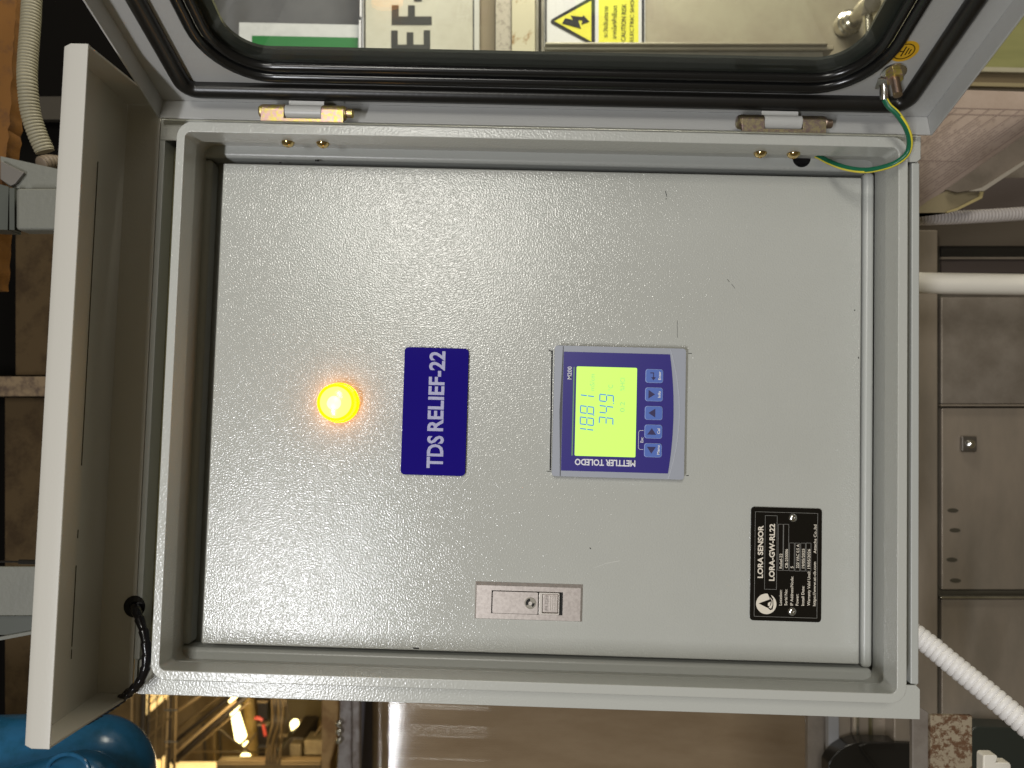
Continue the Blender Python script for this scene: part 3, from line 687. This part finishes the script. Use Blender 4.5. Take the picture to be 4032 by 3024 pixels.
px_thing('channel_lip', [(3815, 752), (3868, 738), (4032, 634), (4300, 494), (4300, 508), (4032, 648), (3875, 752)], -.286, .003, mat('bright_lip', (.42, .38, .33), .35, .5), parent=ch)
px_thing('channel_end', [(3500, 868), (3725, 752), (3865, 758), (3880, 745), (3868, 778), (3770, 824), (3730, 837), (3500, 840)], -.296, .004, mat('olive_brown_steel', (.20, .165, .10), .45, .2), parent=ch)
px_thing('channel_hook', [(3866, 740), (3876, 740), (3868, 780), (3770, 828), (3730, 838), (3728, 832), (3770, 818), (3858, 772)], -.288, .003, mat('brassy_edge', (.40, .33, .16), .4, .4), parent=ch)
# top right: stainless cupboard behind the open door
px_thing('steel_cupboard', R(3400, 4700, -500, 266), -.52, .01, mat('green_tinted_stainless', (.24, .235, .10), .35, .15, var=(6, (.19, .19, .08), .42, .62, (.4, 2.2, 1))), 'greenish stainless cupboard face beyond the open door corner', 'steel cupboard')
rl = empty('cupboard_rail', at(3900, 320, -.50), 'dark horizontal rail with bright edges above the printed paper', 'rail')
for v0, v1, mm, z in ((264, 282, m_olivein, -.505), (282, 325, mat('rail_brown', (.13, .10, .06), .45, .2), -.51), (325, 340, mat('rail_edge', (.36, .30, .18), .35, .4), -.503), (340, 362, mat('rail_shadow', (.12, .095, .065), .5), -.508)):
    px_thing('rail_strip', [(3300, v0-14), (4700, v0+18), (4700, v1+18), (3300, v1-14)], z, .008, mm, parent=rl)
# rusty angle, black covers, clips
ra = empty('angle_iron', at(3700, 2900, -.10), 'rust-speckled steel angle iron under the cabinet corner', 'angle iron')
px_thing('plain_leg', [(3560, 2740), (3620, 2781), (3648, 2800), (3666, 2816), (3666, 3300), (3592, 3300), (3592, 2770)], -.115, .006, m_angle, parent=ra, bevel=.001)
px_thing('rusty_leg', [(3664, 2818), (3680, 2816), (3830, 2818), (3830, 3300), (3664, 3300)], -.110, .005, m_rust, parent=ra, bevel=.0012)
b = MB()
def blob(pts, z0, z1, zr=.02):
    P_ = quad(pts, z1); b.prism(P_, z0, z1)
blob([(3262, 3300), (3262, 3010), (3275, 2985), (3300, 2958), (3335, 2936), (3375, 2923), (3440, 2921), (3640, 2930), (3640, 3300)], -.47, -.445)
cv = b.build('black_cover', m_gloss, None, bevel=.008, segs=4, label='glossy black rounded cover left of the rusty angle iron', cat='cover')
b = MB(); b.tube([at(*p) for p in ((3520, 2926, -.4445), (3420, 2926, -.4445), (3386, 2938, -.4445), (3400, 2962, -.4445), (3440, 3010, -.4445), (3490, 3080, -.4445))], .0022, 10)
b.build('raised_ridge', m_gloss, cv)
b = MB(); blob([(3822, 3300), (3822, 2880), (3834, 2866), (3850, 2861), (3990, 2866), (4010, 2872), (4060, 2910), (4200, 2990), (4200, 3300)], -.45, -.42)
cv = b.build('black_cover', mat('greenish_black_cover', (.022, .026, .022), .35), None, bevel=.006, segs=3, label='dark greenish-black box beneath the white ribbed conduit', cat='cover')
cl = MB(); cl.prism(quad([(3872, 2980), (3878, 2973), (3926, 2974), (3930, 2984), (3924, 3002), (3974, 3003), (3982, 3012), (3984, 3120), (3870, 3120)], -.17), -.182, -.170)
cl.build('pipe_clip', m_pvc, None, bevel=.0015, label='small stepped white plastic pipe clip on the dark box', cat='pipe clip')

# --- seen through the window: signs, tubes, cupboard
px_thing('grey_board', R(500, 1700, -800, 420), -.55, .01, mat('blue_grey_board', (.115, .115, .125), .6, var=(10, (.09, .09, .10), .4, .65)), 'flat dark grey board behind the green sign', 'board')
sg = empty('green_sign', at(1200, 150, -.50), 'white-bordered green safety sign seen through the clear window', 'sign')
px_thing('sign_plate', [(942, 88), (1414, 98), (1410, 500), (934, 500)], -.50, .004, mat('white_sign_plate', (.60, .61, .62), .5, var=(60, (.52, .53, .54), .45, .7)), parent=sg)
px_thing('green_field', [(992, 140), (1410, 148), (1406, 490), (990, 490)], -.4994, .0005, mat('sign_green', (.012, .17, .035), .5), parent=sg)
b = MB(); c = at(1388, 232, -.4988); b.prism(circle(c.x, c.y, .007, 24), -.4990, -.4988); b.build('white_mark', m_white, sg)
b = MB()
slab(b, R(1417, 1424, -400, 66), -.485, .02); b.build('sign_edge', m_white, sg)
px_thing('sign_edge', R(1414, 1421, 78, 500), -.485, .02, m_white, parent=sg); px_thing('sign_edge', R(1426, 1431, -400, 500), -.490, .02, m_white, parent=sg)
sg = empty('cream_sign', at(1660, 100, -.47), 'cream sign with large dark letters EF seen through the window', 'sign')
px_thing('sign_plate', R(1432, 1888, -700, 500), -.480, .006, mat('cream_sign_plate', (.56, .545, .45), .35, var=(40, (.50, .48, .39), .42, .68)), parent=sg)
px_thing('border_line', R(1862, 1867, -700, 500), -.4788, .001, m_dark, parent=sg); px_thing('border_line', R(1434, 1439, -700, 500), -.4788, .001, m_dark, parent=sg)
px_thing('sign_margin', R(1867, 1886, -700, 500), -.4790, .0006, mat('sign_margin_white', (.58, .58, .54), .4), parent=sg)
b = MB(); z = -.4788
def pbox(u0, u1, v0, v1): slab(b, R(u0, u1, v0, v1), z, .001)
pbox(1540, 1694, 175, 205); pbox(1540, 1566, 119, 176); pbox(1601, 1628, 126, 176); pbox(1668, 1694, 118, 176)
pbox(1542, 1700, 64, 96); pbox(1542, 1570, 19, 65); pbox(1606, 1634, 20, 65); pbox(1630, 1662, -60, 4)
b.build('lettering', mat('faded_black_print', (.014, .014, .012), .5), sg, bevel=.0015)
st = empty('stainless_post', at(2000, 100, -.47), 'rust-stained square stainless post between the cream sign and the warning sign', 'post')
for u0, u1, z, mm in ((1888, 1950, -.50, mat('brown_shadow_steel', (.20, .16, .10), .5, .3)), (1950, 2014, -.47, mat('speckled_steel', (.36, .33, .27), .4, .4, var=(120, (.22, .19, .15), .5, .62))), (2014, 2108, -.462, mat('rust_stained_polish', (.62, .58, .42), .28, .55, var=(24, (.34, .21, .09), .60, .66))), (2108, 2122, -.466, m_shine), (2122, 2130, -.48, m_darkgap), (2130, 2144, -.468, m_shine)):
    px_thing('post_face', R(u0, u1, -600, 600), z, .012, mm, parent=st, bevel=.001)
cd = empty('instrument_cupboard', at(2700, 100, -.47), 'stained olive stainless cupboard with a T handle seen through the window', 'cupboard')
px_thing('cupboard_door', R(2140, 3700, -700, 600), -.478, .01, m_olivein, parent=cd)
b = MB(); slab(b, R(2146, 3262, 164, 176), -.440, .030); b.build('sill_lip', m_olivein, cd, bevel=.002); b = MB(); slab(b, R(2146, 3285, 176, 196), -.446, .026); b.build('sill_step', m_olivein, cd, bevel=.002)
px_thing('sill_face', R(2150, 3245, 196, 600), -.452, .02, mat('sill_steel', (.27, .25, .20), .35, .3, var=(30, (.20, .18, .14), .45, .7)), parent=cd, bevel=.002)
# handle
hb = at(3335, 95, -.470); ax = (at(3430, 18, -.400)-hb)
b = MB(); b.lathe(hb, ax, [(.0175, -.004), (.0175, .008), (.0150, .010), (.0150, .015), (.0125, .017), (.0125, .022), (.0092, .024), (.0092, .060), (.0092, .066)], 28)
hd = b.build('handle_base', m_shine, cd)
tip = hb+ax.normalized()*.060
b = MB(); b.lathe(tip, ax, [(.0135, -.012), (.0140, .000), (.0135, .012), (.011, .016)], 24); b.build('handle_head', m_shine, hd)
b = MB(); e_ = tip+Vector((.001, -.046, .004)); b.cyl(tip, e_, .0066, 18); b.build('lever', m_shine, hd)
# electric shock warning sign
ws = empty('warning_sign', at(2350, 60, -.47), 'yellow and white electric shock warning sign with black triangle', 'warning sign')
px_thing('sign_plate', R(2144, 2540, -420, 240), -.4705, .002, mat('white_vinyl', (.66, .66, .66), .4), parent=ws)
for u0, u1 in ((2146, 2153), (2527, 2537)): px_thing('border_line', R(u0, u1, -420, 240), -.4692, .0006, m_dark, parent=ws)
px_thing('text_field', R(2357, 2514, -420, 240), -.4700, .0005, mat('warning_yellow', (.74, .72, .03), .5), parent=ws)
px_thing('triangle', [(2168, 84), (2172, 76), (2330, -14), (2343, -10), (2343, 172), (2330, 178), (2172, 92)], -.4696, .0008, m_dark, parent=ws)
px_thing('triangle_field', [(2184, 83), (2328, 3), (2328, 163)], -.4690, .0006, mat('warning_yellow_2', (.74, .70, .03), .5), parent=ws)
px_thing('bolt_symbol', [(2213, 92), (2225, 71), (2256, 78), (2247, 61), (2291, 66), (2298, 60), (2321, 85), (2289, 97), (2293, 80), (2277, 79), (2288, 113)], -.4684, .0006, m_dark, parent=ws)
b = MB()
for s, u, v0, v1, h in (('ระวังอันตราย', 2392, 147, 25, 17), ('จากไฟฟ้าช็อต', 2427, 153, 22, 17), ('CAUTION RISK', 2463, 162, 15, 19), ('ELECTRIC SHOCK', 2494, 163, -34, 16)):
    p = at(u, v0, -.4692); q = at(u, v1, -.4692); g = at(u-h, v0, -.4692)
    text_geo(b, s, p.x, p.y, q.y-p.y, abs(p.x-g.x), -.4692, bold=.006)
b.build('lettering', m_dark, ws)

# --- below: blue pipe, ribbed sheet, the lit plant room
pts = [at(u, v, z) for u, v, z in ((-420, 3010, -.26), (-100, 3000, -.26), (180, 2992, -.26), (330, 2990, -.26), (395, 3000, -.26), (424, 3030, -.26), (432, 3080, -.26), (432, 3350, -.26))]
b = MB(); b.tube(spline(pts, 6), .0475, 40)
bl = b.build('blue_pipe', m_blue2, None, base=pts[3], smooth=70, label='thick glossy blue enamelled pipe elbow at the lower corner', cat='pipe')
b = MB(); b.tube(spline([at(-60, 3170, -.19), at(180, 3110, -.19), at(330, 3080, -.19), at(420, 3160, -.19)], 6), .030, 28); b.build('pipe_branch', m_blue2, bl, smooth=70)
b = MB(); b.tube([at(268+85*math.cos(a), 3046-78*math.sin(a), -.165+.01*math.cos(a)) for a in [math.pi*k/14 for k in range(15)]], .0022, 10); b.build('weld_bead', m_blue2, bl)
# post with grey edge, ribbed sheet
po = empty('galvanised_post', at(1380, 2900, -1.16), 'mottled grey galvanised post edging the ribbed sheet', 'post')
m_galv = mat('mottled_galvanised', (.27, .25, .245), .5, .2, var=(40, (.17, .14, .13), .42, .6))
px_thing('post_face', [(1342, 2650), (1384, 2650), (1384, 3300), (1310, 3300), (1335, 2900)], -1.155, .02, m_galv, parent=po, bevel=.002)
px_thing('post_edge', R(1386, 1416, 2650, 3300), -1.14, .02, m_galv, parent=po, bevel=.003)
for v in (2848, 2880, 2915):
    c = at(1336, v, -1.145); b = MB(); b.lathe(c, (0, 0, 1), [(.008, 0), (.007, .006), (.002, .01)], 12); b.build('bolt_head', m_zinc, po)
m_poly = mat('tan_polycarbonate', (.42, .315, .21), .07, .0, spec=.9, var=(5, (.34, .245, .155), .40, .65, (.5, 2, 1)))
b = MB(); p0, p1 = at(1416, 2600, -1.35), at(3262, 2600, -1.35); yb = at(2300, 3420, -1.35).y; n = 328
vs = []
for k in range(n+1):
    y = p0.y+.02+(yb-p0.y-.02)*k/n; zz = -1.35+(0, .00046, .00092, .00046)[k % 4]*random.uniform(.85, 1.15)+random.uniform(-.00006, .00006)
    vs += [(p0.x, y, zz), (p1.x, y, zz)]
b.add(vs, [(2*k, 2*k+1, 2*k+3, 2*k+2)[::-1] for k in range(n)])
b.box(p0.x, p1.x, yb, p0.y+.02, -1.362, -1.354)
b.build('ribbed_sheet', m_poly, None, smooth=80, label='tan translucent ribbed plastic sheet with bright streak', cat='plastic sheet')
b = MB(); slab(b, R(1417, 1466, 2620, 3400), -1.34, .006); b.build('sheet_edge_strip', mat('violet_grey_steel', (.085, .075, .085), .35, .4), None, label='dark narrow strip along the ribbed sheet edge', cat='strip')

# plant room
m_hall = mat('warm_hall_wall', (.22, .145, .055), .8, var=(4, (.08, .052, .02), .4, .65))
px_thing('plant_wall', R(150, 1420, 2300, 3700), -2.6, .02, m_hall, kind='structure')
px_thing('far_wall', R(-2500, 6500, -2500, 5500), -2.75, .02, mat('far_wall_dark', (.07, .05, .03), .9), kind='structure')
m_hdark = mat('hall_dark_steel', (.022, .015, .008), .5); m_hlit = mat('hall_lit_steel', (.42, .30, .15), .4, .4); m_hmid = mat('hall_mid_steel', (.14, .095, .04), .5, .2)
m_tube = mat('lit_tube', (1, .9, .6), .5, emit=((1.0, .82, .34), 5.0)); m_glow = mat('yellow_backglow', (1, .8, .4), .5, emit=((1.0, .66, .24), .95))
def bar(name, a, c, w, z, m, label, cat, group=None, th=None):
    A, B = at(*a, z), at(*c, z); b = MB(); b.tube([A, B], w/FPX*(CP.z-z)/2, 10); return b.build(name, m, None, label=label, cat=cat, group=group)
def lamp_tube(pts, z, label):
    b = MB(); P_ = quad(pts, z); b.prism(P_, z-.02, z); return b.build('light_tube', m_tube, None, bevel=.008, segs=3, label=label, cat='light')
lamp_tube([(905, 2806), (935, 2798), (968, 2905), (940, 2932), (925, 2925)], -2.3, 'longest glowing tube lamp in the plant room')
lamp_tube([(893, 2750), (930, 2738), (925, 2760), (900, 2774)], -2.3, 'glowing lamp end tucked against the cabinet flange')
lamp_tube([(899, 2808), (935, 2776), (942, 2786), (905, 2820)], -2.28, 'slanting short glow above the longest tube lamp')
lamp_tube([(940, 2980), (955, 2962), (978, 2972), (984, 2992), (970, 3000), (946, 3000)], -2.3, 'round glowing lamp at the end of the dark diagonal rail')
lamp_tube([(1138, 2852), (1150, 2836), (1170, 2838), (1182, 2892), (1150, 2896)], -2.3, 'short stubby glowing lamp beside the rusty column')
lamp_tube([(950, 2938), (968, 2922), (972, 2930), (955, 2946)], -2.28, 'tiny bright reflection piece below the longest tube lamp')  # glowing piece paints a reflection; not a lamp
backglow = empty('yellow_backglow', at(600, 2780, -2.3), 'glowing yellow panels for the bright background behind the wire mesh', 'glowing panels')  # bright background seen through the mesh, painted as glowing panels
for q in (R(572, 592, 2716, 2752), R(596, 620, 2700, 2746), R(624, 648, 2700, 2766), R(570, 590, 2774, 2810), R(595, 618, 2752, 2792), R(655, 668, 2700, 2746), R(572, 592, 2756, 2772)):
    px_thing('pane', [(u, v+(10 if u < (q[0][0]+q[1][0])/2 else -8)) for u, v in q], -2.3, .01, m_glow, parent=backglow)
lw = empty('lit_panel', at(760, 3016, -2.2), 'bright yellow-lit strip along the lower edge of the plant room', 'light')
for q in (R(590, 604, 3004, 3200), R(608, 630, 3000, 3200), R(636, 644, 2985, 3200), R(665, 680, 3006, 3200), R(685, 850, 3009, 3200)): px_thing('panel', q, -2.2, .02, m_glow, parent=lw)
msh = empty('wire_mesh', at(620, 2850, -1.9), 'brown wire mesh guard of upright and slanting bars', 'wire mesh')
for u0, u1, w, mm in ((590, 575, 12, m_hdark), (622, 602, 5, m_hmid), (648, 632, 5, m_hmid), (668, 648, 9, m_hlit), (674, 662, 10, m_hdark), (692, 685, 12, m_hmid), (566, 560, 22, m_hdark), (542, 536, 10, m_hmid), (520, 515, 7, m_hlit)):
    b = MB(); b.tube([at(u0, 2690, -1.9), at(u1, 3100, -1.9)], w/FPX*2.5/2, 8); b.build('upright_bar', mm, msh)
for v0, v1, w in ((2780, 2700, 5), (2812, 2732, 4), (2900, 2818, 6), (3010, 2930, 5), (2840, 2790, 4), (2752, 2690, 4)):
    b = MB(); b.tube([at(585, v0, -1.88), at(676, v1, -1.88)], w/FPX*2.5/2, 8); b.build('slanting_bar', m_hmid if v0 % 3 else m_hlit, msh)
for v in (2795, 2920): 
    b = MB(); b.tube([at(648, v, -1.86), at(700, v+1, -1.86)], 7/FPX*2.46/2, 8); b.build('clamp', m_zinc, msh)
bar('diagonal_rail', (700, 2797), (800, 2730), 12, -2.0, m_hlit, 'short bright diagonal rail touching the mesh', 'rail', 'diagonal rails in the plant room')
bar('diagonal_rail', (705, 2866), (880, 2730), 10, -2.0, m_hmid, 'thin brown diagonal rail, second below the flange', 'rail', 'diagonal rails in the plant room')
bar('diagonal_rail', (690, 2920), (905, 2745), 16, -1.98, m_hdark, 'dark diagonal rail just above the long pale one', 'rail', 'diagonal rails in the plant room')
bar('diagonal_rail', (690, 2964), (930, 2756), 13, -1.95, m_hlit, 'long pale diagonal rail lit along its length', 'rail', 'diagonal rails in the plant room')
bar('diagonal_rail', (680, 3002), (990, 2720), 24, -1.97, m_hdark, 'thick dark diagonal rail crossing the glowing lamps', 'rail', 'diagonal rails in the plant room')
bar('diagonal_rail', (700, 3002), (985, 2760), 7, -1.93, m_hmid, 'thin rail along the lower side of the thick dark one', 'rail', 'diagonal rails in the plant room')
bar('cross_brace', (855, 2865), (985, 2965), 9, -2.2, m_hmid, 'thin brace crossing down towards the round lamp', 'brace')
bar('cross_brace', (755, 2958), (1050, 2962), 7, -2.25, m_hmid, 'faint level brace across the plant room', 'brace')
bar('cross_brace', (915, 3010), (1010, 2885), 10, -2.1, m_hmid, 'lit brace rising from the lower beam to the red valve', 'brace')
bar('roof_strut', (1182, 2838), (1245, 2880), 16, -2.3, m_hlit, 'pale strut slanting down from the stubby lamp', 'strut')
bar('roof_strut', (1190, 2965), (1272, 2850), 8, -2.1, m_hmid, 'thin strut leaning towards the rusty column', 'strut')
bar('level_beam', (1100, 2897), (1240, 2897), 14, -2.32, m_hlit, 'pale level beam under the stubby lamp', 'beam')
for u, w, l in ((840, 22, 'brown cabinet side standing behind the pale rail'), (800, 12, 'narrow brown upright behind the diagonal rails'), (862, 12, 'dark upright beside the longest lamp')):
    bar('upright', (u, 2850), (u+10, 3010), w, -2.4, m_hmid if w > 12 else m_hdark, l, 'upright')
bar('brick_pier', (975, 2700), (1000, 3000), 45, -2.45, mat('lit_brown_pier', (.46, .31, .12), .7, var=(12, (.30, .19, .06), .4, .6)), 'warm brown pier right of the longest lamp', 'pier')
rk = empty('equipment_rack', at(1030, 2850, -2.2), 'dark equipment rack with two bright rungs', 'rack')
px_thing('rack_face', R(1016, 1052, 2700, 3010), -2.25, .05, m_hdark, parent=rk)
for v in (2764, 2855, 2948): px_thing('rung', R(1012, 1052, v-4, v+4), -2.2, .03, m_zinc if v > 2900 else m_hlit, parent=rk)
m_red = mat('red_paint', (.62, .07, .04), .4)
b = MB(); b.tube(spline([at(1003, 2827, -2.1), at(1020, 2828, -2.1), at(1034, 2836, -2.1)], 5), .006, 10); b.build('red_handle', m_red, None, label='small red curved handle above the rack rung', cat='handle')
b = MB(); b.tube([at(1036, 2852, -2.1), at(1046, 2896, -2.1)], .0055, 10); b.build('red_handle', m_red, None, label='straight red handle hanging beside the cable bundle', cat='handle')
cb = empty('cable_bundle', at(1090, 2850, -2.0), 'bundle of dark hanging cables beside the red handles', 'cable bundle')
for k in range(16):
    u = 1070+k*4.0+random.uniform(-2, 2); pts = [(u-4+random.uniform(-3, 3), 2700, -2.0), (u+random.uniform(-4, 4), 2770, -2.0), (u+14*math.sin(k)+random.uniform(-4, 4), 2850, -1.99+.02*random.random()), (u-18+random.uniform(-6, 6), 2930, -2.0), (u-26, 3010, -2.0)]
    b = MB(); b.tube(spline([at(*p) for p in pts], 5), .0022, 6); b.build('cable', m_hdark if k % 3 else m_hmid, cb)
px_thing('dark_ceiling', R(1098, 1290, 2600, 2836), -2.5, .02, mat('brown_roof_sheet', (.115, .082, .035), .8), 'flat brown roof sheet between cable bundle and rusty column', 'roof sheet')
tk = MB(); slab(tk, [(1110, 2945), (1140, 2902), (1198, 2904), (1190, 2990), (1150, 3002), (1060, 3002), (1075, 2970)], -2.1, .2)
tk.build('dark_tank', mat('dark_brown_tank', (.05, .036, .018), .5), None, bevel=.02, segs=3, label='dark tank in front of the pale level beam', cat='tank')
for q, l in ((R(1196, 1276, 2915, 2975), 'dim brown crate nearest the rusty column'), (R(1140, 1186, 2930, 3000), 'grey-brown box in front of the dark tank')):
    b = MB(); slab(b, q, -2.06, .08); b.build('crate', mat('dim_brown_box', (.24, .185, .09), .7, var=(14, (.14, .10, .045), .42, .62)), None, bevel=.006, label=l, cat='box')
bm = empty('lower_beam', at(1100, 3005, -2.0), 'dark lower beam with two pale edges at the picture edge', 'beam')
px_thing('beam_web', R(852, 1262, 3003, 3300), -2.02, .05, m_hmid, parent=bm)
px_thing('beam_edge', R(860, 1262, 2995, 3001), -2.0, .03, m_hlit, parent=bm); px_thing('beam_edge', R(855, 1262, 3007, 3012), -2.0, .03, m_hlit, parent=bm); px_thing('beam_groove', R(856, 1262, 3001, 3007), -2.01, .02, m_hdark, parent=bm)
px_thing('rusty_column', [(1270, 2600), (1338, 2600), (1330, 2900), (1300, 3010), (1300, 3300), (1262, 3300)], -1.3, .06, mat('rusty_tan_column', (.40, .25, .10), .7, var=(26, (.26, .14, .05), .42, .62)), 'rusty tan steel column beside the galvanised post', 'column', bevel=.006)
for nm, p, e, s in (('plant_light', (930, 2880, -1.85), 3.4, .12), ('plant_light', (650, 2790, -1.5), 1.2, .10), ('plant_light', (1180, 2860, -1.8), 1.2, .08)):
    l = bpy.data.lights.new(nm, 'POINT'); l.energy = e; l.color = (1.0, .76, .42); l.shadow_soft_size = s
    o = bpy.data.objects.new(nm, l); COL.objects.link(o); o.location = world(at(*p))
